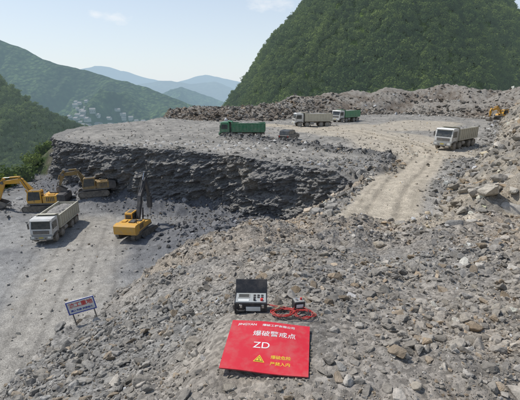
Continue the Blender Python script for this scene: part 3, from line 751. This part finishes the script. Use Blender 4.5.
for k,(ccx,ccy,rad,turn,mt) in enumerate([(.18,2.77,.09,6,CR),(.35,2.74,.085,5,CR),(.27,2.76,.13,3,KB)]):
    pts=[]
    r_=random.Random(k)
    if k<2: pts.append((.04,2.90,zat(.04,2.90)+.06))
    for i in range(turn*10):
        a=2*math.pi*i/10+k;rr_=rad*r_.uniform(.6,1.3)
        xx=ccx+rr_*math.cos(a)+.01*math.sin(i*.3);yy=ccy+.75*rr_*math.sin(a);pts.append((xx,yy,max(zat(xx,yy),zb+.02 if yy<2.62 else -9)+.012+.022*r_.random()+.0015*(i/10)))
    pts.append((.30,2.87,zat(.30,2.87)+.05))
    cable('red_wire_coil' if mt is CR else 'black_wire_coil',mt,pts,.003)

sx_,sy_=-2.78,5.5
b=B();w,h=.42,.23
b.box((0,0,.36),(w,.012,h),WL);b.box((0,-.008,.36+h/2-.008),(w,.006,.016),SB);b.box((0,-.008,.36-h/2+.008),(w,.006,.016),SB)
for sg in(-1,1): b.box((sg*(w/2-.008),-.008,.36),(.016,.006,h-.032),SB);b.box((sg*.16,.016,.14),(.018,.018,.66),STEEL)
so=b.make('warning_sign',(sx_,sy_,zat(sx_,sy_)-.02),(0,-.16,.30),1.,.002)
for t,zz,sz,mt in (('施工重地',.365,.09,SR),('闲人免进 注意安全',.288,.040,SB)):
    c=D.curves.new('sign_text','FONT');c.body=t;c.size=sz;c.align_x='CENTER';c.extrude=.0008;c.offset=.0015;c.materials.append(mt)
    o=D.objects.new('sign_text',c);S.collection.objects.link(o);o.parent=so;o.location=(0,-.008,zz);o.rotation_euler=(math.pi/2,0,0)

# ---------------------------------------------------------------- vegetation + hills
print('hills')
def leafmat(name,c1,c2,hz=True,L=2600):
    m,nt,b=newmat(name)
    oi=N(nt,'ShaderNodeObjectInfo');geo=N(nt,'ShaderNodeNewGeometry')
    n=noise(nt,geo.outputs['Position'],.03,3,.6)
    f=math_(nt,'ADD',math_(nt,'MULTIPLY',oi.outputs['Random'],.6),maprange(nt,n.outputs[0],.35,.65,-.15,.45),clamp=True)
    c=mixcol(nt,f,c1,c2)
    nt.links.new(c,b.inputs['Base Color']);b.inputs['Roughness'].default_value=.7;b.inputs['Specular IOR Level'].default_value=.2
    t=N(nt,'ShaderNodeBsdfTranslucent');nt.links.new(c,t.inputs[0]);mx=N(nt,'ShaderNodeMixShader');mx.inputs[0].default_value=.35
    nt.links.new(b.outputs[0],mx.inputs[1]);nt.links.new(t.outputs[0],mx.inputs[2]);nt.links.new(mx.outputs[0],nt.nodes['Material Output'].inputs['Surface'])
    if hz: paint_haze(m,L,(.36,.48,.50))
    return m
BARK=simple('bark',(.09,.07,.05),.9)
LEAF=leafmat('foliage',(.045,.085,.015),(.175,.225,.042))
LEAFY=leafmat('foliage_yellowgreen',(.12,.17,.02),(.27,.31,.05),False)
def crown(seed,leafm,n=200):
    r=random.Random(seed);b=B()
    b.cyl((0,0,-.6),(0,0,1.9),.14,BARK,6,.07)
    blobs=[]
    for i in range(7):
        a=r.uniform(0,6.28);d=r.uniform(0,1.7);blobs.append((Vector((d*math.cos(a),d*math.sin(a),r.uniform(1.0,3.3))),r.uniform(.9,1.5)))
        b.cyl((0,0,1.0),tuple(blobs[-1][0]),.05,BARK,4,.02)
    for i in range(n):
        c,rad=r.choice(blobs);d=Vector((r.gauss(0,1),r.gauss(0,1),r.gauss(0,1)+.25)).normalized()
        p=c+d*rad*r.uniform(.55,1.05);nn=(d+Vector((r.gauss(0,.45),r.gauss(0,.45),r.gauss(0,.45)))).normalized()
        u=nn.orthogonal().normalized();w=nn.cross(u);s1=r.uniform(.25,.46);s2=s1*r.uniform(.5,.9)
        q=r.uniform(0,6.28);u2=u*math.cos(q)+w*math.sin(q);w2=nn.cross(u2)
        b.raw([p+u2*s1,p+w2*s2,p-u2*s1*.9,p-w2*s2+nn*.08],[(0,1,2,3)],leafm)
    me=D.meshes.new('tree_crown');me.from_pydata(b.V,[],b.F)
    for m in b.m: me.materials.append(m)
    me.polygons.foreach_set('material_index',b.I)
    return D.objects.new('tree_variant',me)
def coll(name,objs):
    c=D.collections.new(name)
    for o in objs: c.objects.link(o)
    return c
TREES=coll('tree_variants',[crown(i,LEAF) for i in range(6)])
SHRUBS=coll('shrub_variants',[crown(50+i,LEAFY,300) for i in range(3)])
def instancer(name,pts,scl,c):
    me=D.meshes.new(name);me.from_pydata([tuple(p) for p in pts],[],[])
    a=me.attributes.new('scl','FLOAT','POINT');a.data.foreach_set('value',np.asarray(scl,np.float32))
    o=D.objects.new(name,me);S.collection.objects.link(o)
    g=D.node_groups.new(name+'_gn','GeometryNodeTree');g.interface.new_socket('Geometry',in_out='INPUT',socket_type='NodeSocketGeometry');g.interface.new_socket('Geometry',in_out='OUTPUT',socket_type='NodeSocketGeometry')
    gi=g.nodes.new('NodeGroupInput');go=g.nodes.new('NodeGroupOutput');ip=g.nodes.new('GeometryNodeInstanceOnPoints');ci=g.nodes.new('GeometryNodeCollectionInfo')
    ci.inputs['Collection'].default_value=c;ci.inputs['Separate Children'].default_value=True;ci.inputs['Reset Children'].default_value=True
    ip.inputs['Pick Instance'].default_value=True
    rv=g.nodes.new('FunctionNodeRandomValue');rv.data_type='FLOAT_VECTOR';rv.inputs[0].default_value=(-.12,-.12,0);rv.inputs[1].default_value=(.12,.12,6.28)
    na=g.nodes.new('GeometryNodeInputNamedAttribute');na.data_type='FLOAT';na.inputs['Name'].default_value='scl'
    l=g.links.new
    l(gi.outputs[0],ip.inputs['Points']);l(ci.outputs[0],ip.inputs['Instance']);l(rv.outputs[0],ip.inputs['Rotation']);l(na.outputs[0],ip.inputs['Scale']);l(ip.outputs[0],go.inputs[0])
    m=o.modifiers.new('scatter','NODES');m.node_group=g
    return o
def hillmat(name,c1,c2,sc,L=1900,bump=2.,hc=HAZE_GLOW):
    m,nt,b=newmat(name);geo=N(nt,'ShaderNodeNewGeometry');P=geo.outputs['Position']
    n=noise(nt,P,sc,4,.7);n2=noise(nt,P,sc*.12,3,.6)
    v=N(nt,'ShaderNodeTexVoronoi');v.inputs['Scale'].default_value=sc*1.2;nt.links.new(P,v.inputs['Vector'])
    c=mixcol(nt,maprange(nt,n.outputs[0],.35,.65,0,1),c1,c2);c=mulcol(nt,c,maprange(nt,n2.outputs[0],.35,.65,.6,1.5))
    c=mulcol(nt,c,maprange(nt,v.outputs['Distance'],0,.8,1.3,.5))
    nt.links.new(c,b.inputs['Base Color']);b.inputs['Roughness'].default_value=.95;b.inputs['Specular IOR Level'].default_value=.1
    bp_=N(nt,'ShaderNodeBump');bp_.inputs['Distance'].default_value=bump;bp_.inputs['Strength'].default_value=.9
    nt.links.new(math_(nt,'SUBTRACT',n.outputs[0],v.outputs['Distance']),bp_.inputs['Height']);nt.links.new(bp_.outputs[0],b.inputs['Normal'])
    paint_haze(m,L,hc);return m
HC=(112.,372.)
def HILL(x,y):
    dx=x-HC[0];dy=y-HC[1];th=np.arctan2(dy,dx)
    k=1+.10*np.cos(th)*(dx>0)+.05*np.sin(3*th+1)+.03*np.sin(7*th)
    r=np.hypot(dx,dy)/k
    z=106-36*(np.maximum(r,.1)/78)**2.05
    z=np.where(r>135,106-36*(135/78)**2.05-(r-135)*1.3,z)
    ridge=np.abs(fbm(np.cos(th)*3+r*.006,np.sin(th)*3,3,301))
    return np.maximum(z+6*fbm(x*.02,y*.02,4,311)*np.clip(r/40,0,1)-11*ridge*np.clip(r/60,0,1),-125)
g=np.linspace(-210,210,200);GX,GY=np.meshgrid(g+HC[0],g+HC[1],indexing='ij');gx,gy=GX.ravel(),GY.ravel()
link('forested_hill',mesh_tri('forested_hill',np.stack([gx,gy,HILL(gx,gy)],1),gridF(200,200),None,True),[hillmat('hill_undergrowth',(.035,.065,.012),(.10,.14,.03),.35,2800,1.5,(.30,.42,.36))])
px=RNG.uniform(HC[0]-180,HC[0]+180,60000);py=RNG.uniform(HC[1]-180,HC[1]+60,60000)
pz=HILL(px,py);ok=(pz>-25)
px,py,pz=px[ok][:19000],py[ok][:19000],pz[ok][:19000]
sc=RNG.uniform(.6,1.6,len(px))*(1+.3*fbm(px*.03,py*.03,3,321))
instancer('hill_trees',np.stack([px,py,pz-1.0],1),sc,TREES)

def ridge(name,crest,Y0,run,zb,mat,seed,nu=260,nv=90,amp=.12,spur=.25,jag=6.):
    C=np.array(crest,float);xs=np.linspace(C[0,0],C[-1,0],nu);zc=np.interp(xs,C[:,0],C[:,1])
    for _ in range(3): zc[1:-1]=(zc[:-2]+2*zc[1:-1]+zc[2:])/4
    ts=np.concatenate([np.linspace(-.35,0,12)[:-1],np.linspace(0,1,nv)])
    XX,TT=np.meshgrid(xs,ts,indexing='ij');ZC=np.repeat(zc[:,None],len(ts),1)
    hgt=ZC-zb
    sp_=fbm(XX/run*3.2,TT*1.3,4,seed);rid=np.abs(fbm(XX/run*2.6+TT*.7,TT*1.1,4,seed+9))
    t=np.clip(np.abs(TT),0,1)
    prof=1-t**.95
    prof=np.clip(prof+ (spur*sp_-spur*1.1*rid)*np.sin(np.pi*np.clip(t,0,1))**.8*1.2,-.05,1.0)
    ZZ=zb+hgt*prof
    ZZ+=jag*fbm(XX/run*14,TT*8,4,seed+20)*np.minimum(1,.35+t*2)
    YY=Y0-TT*run+run*.22*fbm(XX/run*1.2,TT*0,3,seed+30)*np.ones_like(TT)
    V=np.stack([XX.ravel(),YY.ravel(),ZZ.ravel()],1)
    link(name,mesh_tri(name,V,gridF(nu,len(ts)),None,True),[mat])
    return V
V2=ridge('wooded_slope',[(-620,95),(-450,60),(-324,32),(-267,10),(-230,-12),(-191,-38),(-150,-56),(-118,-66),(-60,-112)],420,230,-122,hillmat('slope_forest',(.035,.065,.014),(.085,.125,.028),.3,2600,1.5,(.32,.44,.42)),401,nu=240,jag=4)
# scatter uniformly over the visible slope area
vis=V2[(V2[:,2]>-105)&(V2[:,0]>-430)];i=RNG.integers(0,len(vis),15000);pp=vis[i]+RNG.normal(0,1.3,(15000,3))*np.array([1,1,0])
instancer('slope_trees',pp-np.array([0,0,1.5]),RNG.uniform(.8,1.6,15000),TREES)
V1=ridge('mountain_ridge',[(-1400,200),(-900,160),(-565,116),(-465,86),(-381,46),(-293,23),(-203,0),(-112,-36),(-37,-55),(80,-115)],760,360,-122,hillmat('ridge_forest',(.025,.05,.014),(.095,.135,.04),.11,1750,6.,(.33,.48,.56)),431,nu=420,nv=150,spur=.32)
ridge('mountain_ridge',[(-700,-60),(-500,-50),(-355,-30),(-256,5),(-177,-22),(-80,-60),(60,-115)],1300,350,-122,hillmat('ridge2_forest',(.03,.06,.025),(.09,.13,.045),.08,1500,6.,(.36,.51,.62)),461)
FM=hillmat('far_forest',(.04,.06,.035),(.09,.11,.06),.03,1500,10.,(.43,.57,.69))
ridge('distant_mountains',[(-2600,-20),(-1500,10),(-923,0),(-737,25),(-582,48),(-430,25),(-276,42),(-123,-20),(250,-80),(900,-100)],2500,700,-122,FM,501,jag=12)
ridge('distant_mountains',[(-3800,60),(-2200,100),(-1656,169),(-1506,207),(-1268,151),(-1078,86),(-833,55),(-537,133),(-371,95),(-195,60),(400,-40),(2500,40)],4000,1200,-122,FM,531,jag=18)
g=np.linspace(-1,1,90);g=np.sign(g)*np.abs(g)**2.2*14000;GX,GY=np.meshgrid(g,g,indexing='ij')
link('ground',mesh_tri('ground',np.stack([GX.ravel(),GY.ravel(),np.full(GX.size,-121.)],1),gridF(90,90)[:,::-1]),[hillmat('valley_ground',(.03,.055,.02),(.08,.11,.04),.05,1700,2.)])
b=B();HW=paint('house_wall',(.52,.52,.49),.8,.3);HR=paint('house_roof',(.22,.20,.20),.8,.1);HG=paint('house_glass',(.05,.06,.07),.4,.1)
for q in(HW,HR,HG): paint_haze(q,1700,(.36,.50,.58))
cand=V1[(V1[:,0]>-340)&(V1[:,0]<-150)&(V1[:,2]<-15)&(V1[:,2]>-88)&(V1[:,1]<720)]
used=[]
for k in range(85):
    a=random.random();tx=-300+130*a+random.gauss(0,14);tz=-28-34*a+random.gauss(0,7)
    dd=np.hypot(cand[:,0]-tx,(cand[:,2]-tz)*2);p=cand[int(np.argmin(dd))]
    if any(abs(p[0]-u[0])+abs(p[1]-u[1])<6 for u in used): continue
    used.append(p)
    w,d_,h=random.uniform(4,9),random.uniform(4,7),random.choice([3,3,5,6]);Rz=Matrix.Rotation(random.uniform(-.7,.7),3,'Z')
    c=Vector((p[0]+random.uniform(-2,2),p[1],p[2]+h/2-.6));b.box(c,(w,d_,h),HW,Rz)
    t=[Vector((-w/2-.5,-d_/2-.5,h/2)),Vector((w/2+.5,-d_/2-.5,h/2)),Vector((w/2+.5,d_/2+.5,h/2)),Vector((-w/2-.5,d_/2+.5,h/2)),Vector((-w/2,0,h/2+1.8)),Vector((w/2,0,h/2+1.8))]
    b.raw([c+Rz@v for v in t],[(0,1,5,4),(2,3,4,5),(1,2,5),(3,0,4),(3,2,1,0)],HR)
    for wx_ in(-.3,0,.3): b.box(c+Rz@Vector((wx_*w,-d_/2-.03,0)),(.9,.1,h*.35),HG,Rz)
b.make('distant_village',bevel=0)
n=200;sx1=RNG.uniform(-54,-42.5,n);sy1=RNG.uniform(44,68,n)
instancer('shrubs',np.stack([sx1,sy1,H(sx1,sy1)-.3],1),RNG.uniform(.4,.9,n),SHRUBS)
n=900;sx1=RNG.uniform(-100,-36,n);sy1=RNG.uniform(64,150,n);ok=(inside(sx1,sy1,LEFTP)|(inside(sx1,sy1,PIT)&(sx1<-42)))&(pdist(sx1,sy1,LEFT)>4.5);sx1,sy1=sx1[ok],sy1[ok]
instancer('slope_bushes',np.stack([sx1,sy1,H(sx1,sy1)-.8],1),RNG.uniform(.5,1.1,len(sx1)),TREES)

# ---------------------------------------------------------------- light, sky, camera
EL=math.radians(58);RO=math.radians(-66)
sd=Vector((math.sin(RO)*math.cos(EL),math.cos(RO)*math.cos(EL),math.sin(EL)))
l=D.lights.new('sun','SUN');l.energy=3.5;l.angle=math.radians(1.0);l.color=(1,.965,.91)
o=D.objects.new('sun',l);S.collection.objects.link(o);o.rotation_euler=sd.to_track_quat('Z','Y').to_euler();o.location=(-60,60,80)
w=D.worlds.new('World');S.world=w;w.use_nodes=True;nt=w.node_tree;bg=nt.nodes['Background'];bg.inputs[1].default_value=.135
sk=N(nt,'ShaderNodeTexSky',sky_type='NISHITA');sk.sun_disc=False;sk.sun_elevation=EL;sk.sun_rotation=RO;sk.air_density=1.0;sk.dust_density=.9;sk.ozone_density=1.3;sk.altitude=300
tc=N(nt,'ShaderNodeTexCoord');G=tc.outputs['Generated']
sepw=N(nt,'ShaderNodeSeparateXYZ');nt.links.new(G,sepw.inputs[0])
hz=math_(nt,'EXPONENT',math_(nt,'MULTIPLY',math_(nt,'ABSOLUTE',sepw.outputs[2]),-3.0))
skyc=mixcol(nt,math_(nt,'MULTIPLY',hz,.9),sk.outputs[0],(5.9,6.4,6.8))
fac=None
mp=N(nt,'ShaderNodeMapping');mp.inputs['Scale'].default_value=(1,1,2.2);nt.links.new(G,mp.inputs[0])
cn=noise(nt,mp.outputs[0],26,8,.65)
for (cx_,cy_,cz_),rad in (((-.318,.937,.150),.05),((.02,.983,.188),.085),((-.355,.92,.155),.03),((.08,.97,.212),.06)):
    vd=N(nt,'ShaderNodeVectorMath',operation='DISTANCE');nt.links.new(mp.outputs[0],vd.inputs[0]);vd.inputs[1].default_value=(cx_,cy_,cz_*2.2)
    q=maprange(nt,vd.outputs['Value'],0,rad,.56,0)
    q=math_(nt,'MULTIPLY',maprange(nt,math_(nt,'ADD',q,cn.outputs[0]),.72,1.2,0,1),1.0,clamp=True)
    fac=q if fac is None else math_(nt,'MAXIMUM',fac,q)
nt.links.new(mixcol(nt,math_(nt,'MULTIPLY',fac,.7),skyc,(7.1,7.2,7.3)),bg.inputs[0])
cam=D.cameras.new('camera');co=D.objects.new('camera',cam);S.collection.objects.link(co);cam.lens=27;cam.sensor_width=36;cam.clip_end=40000;cam.clip_start=.05
co.location=(0,0,0);co.rotation_euler=(math.radians(74),0,0);S.camera=co
S.view_settings.view_transform='Standard';S.view_settings.look='None';S.view_settings.exposure=0
print('done')
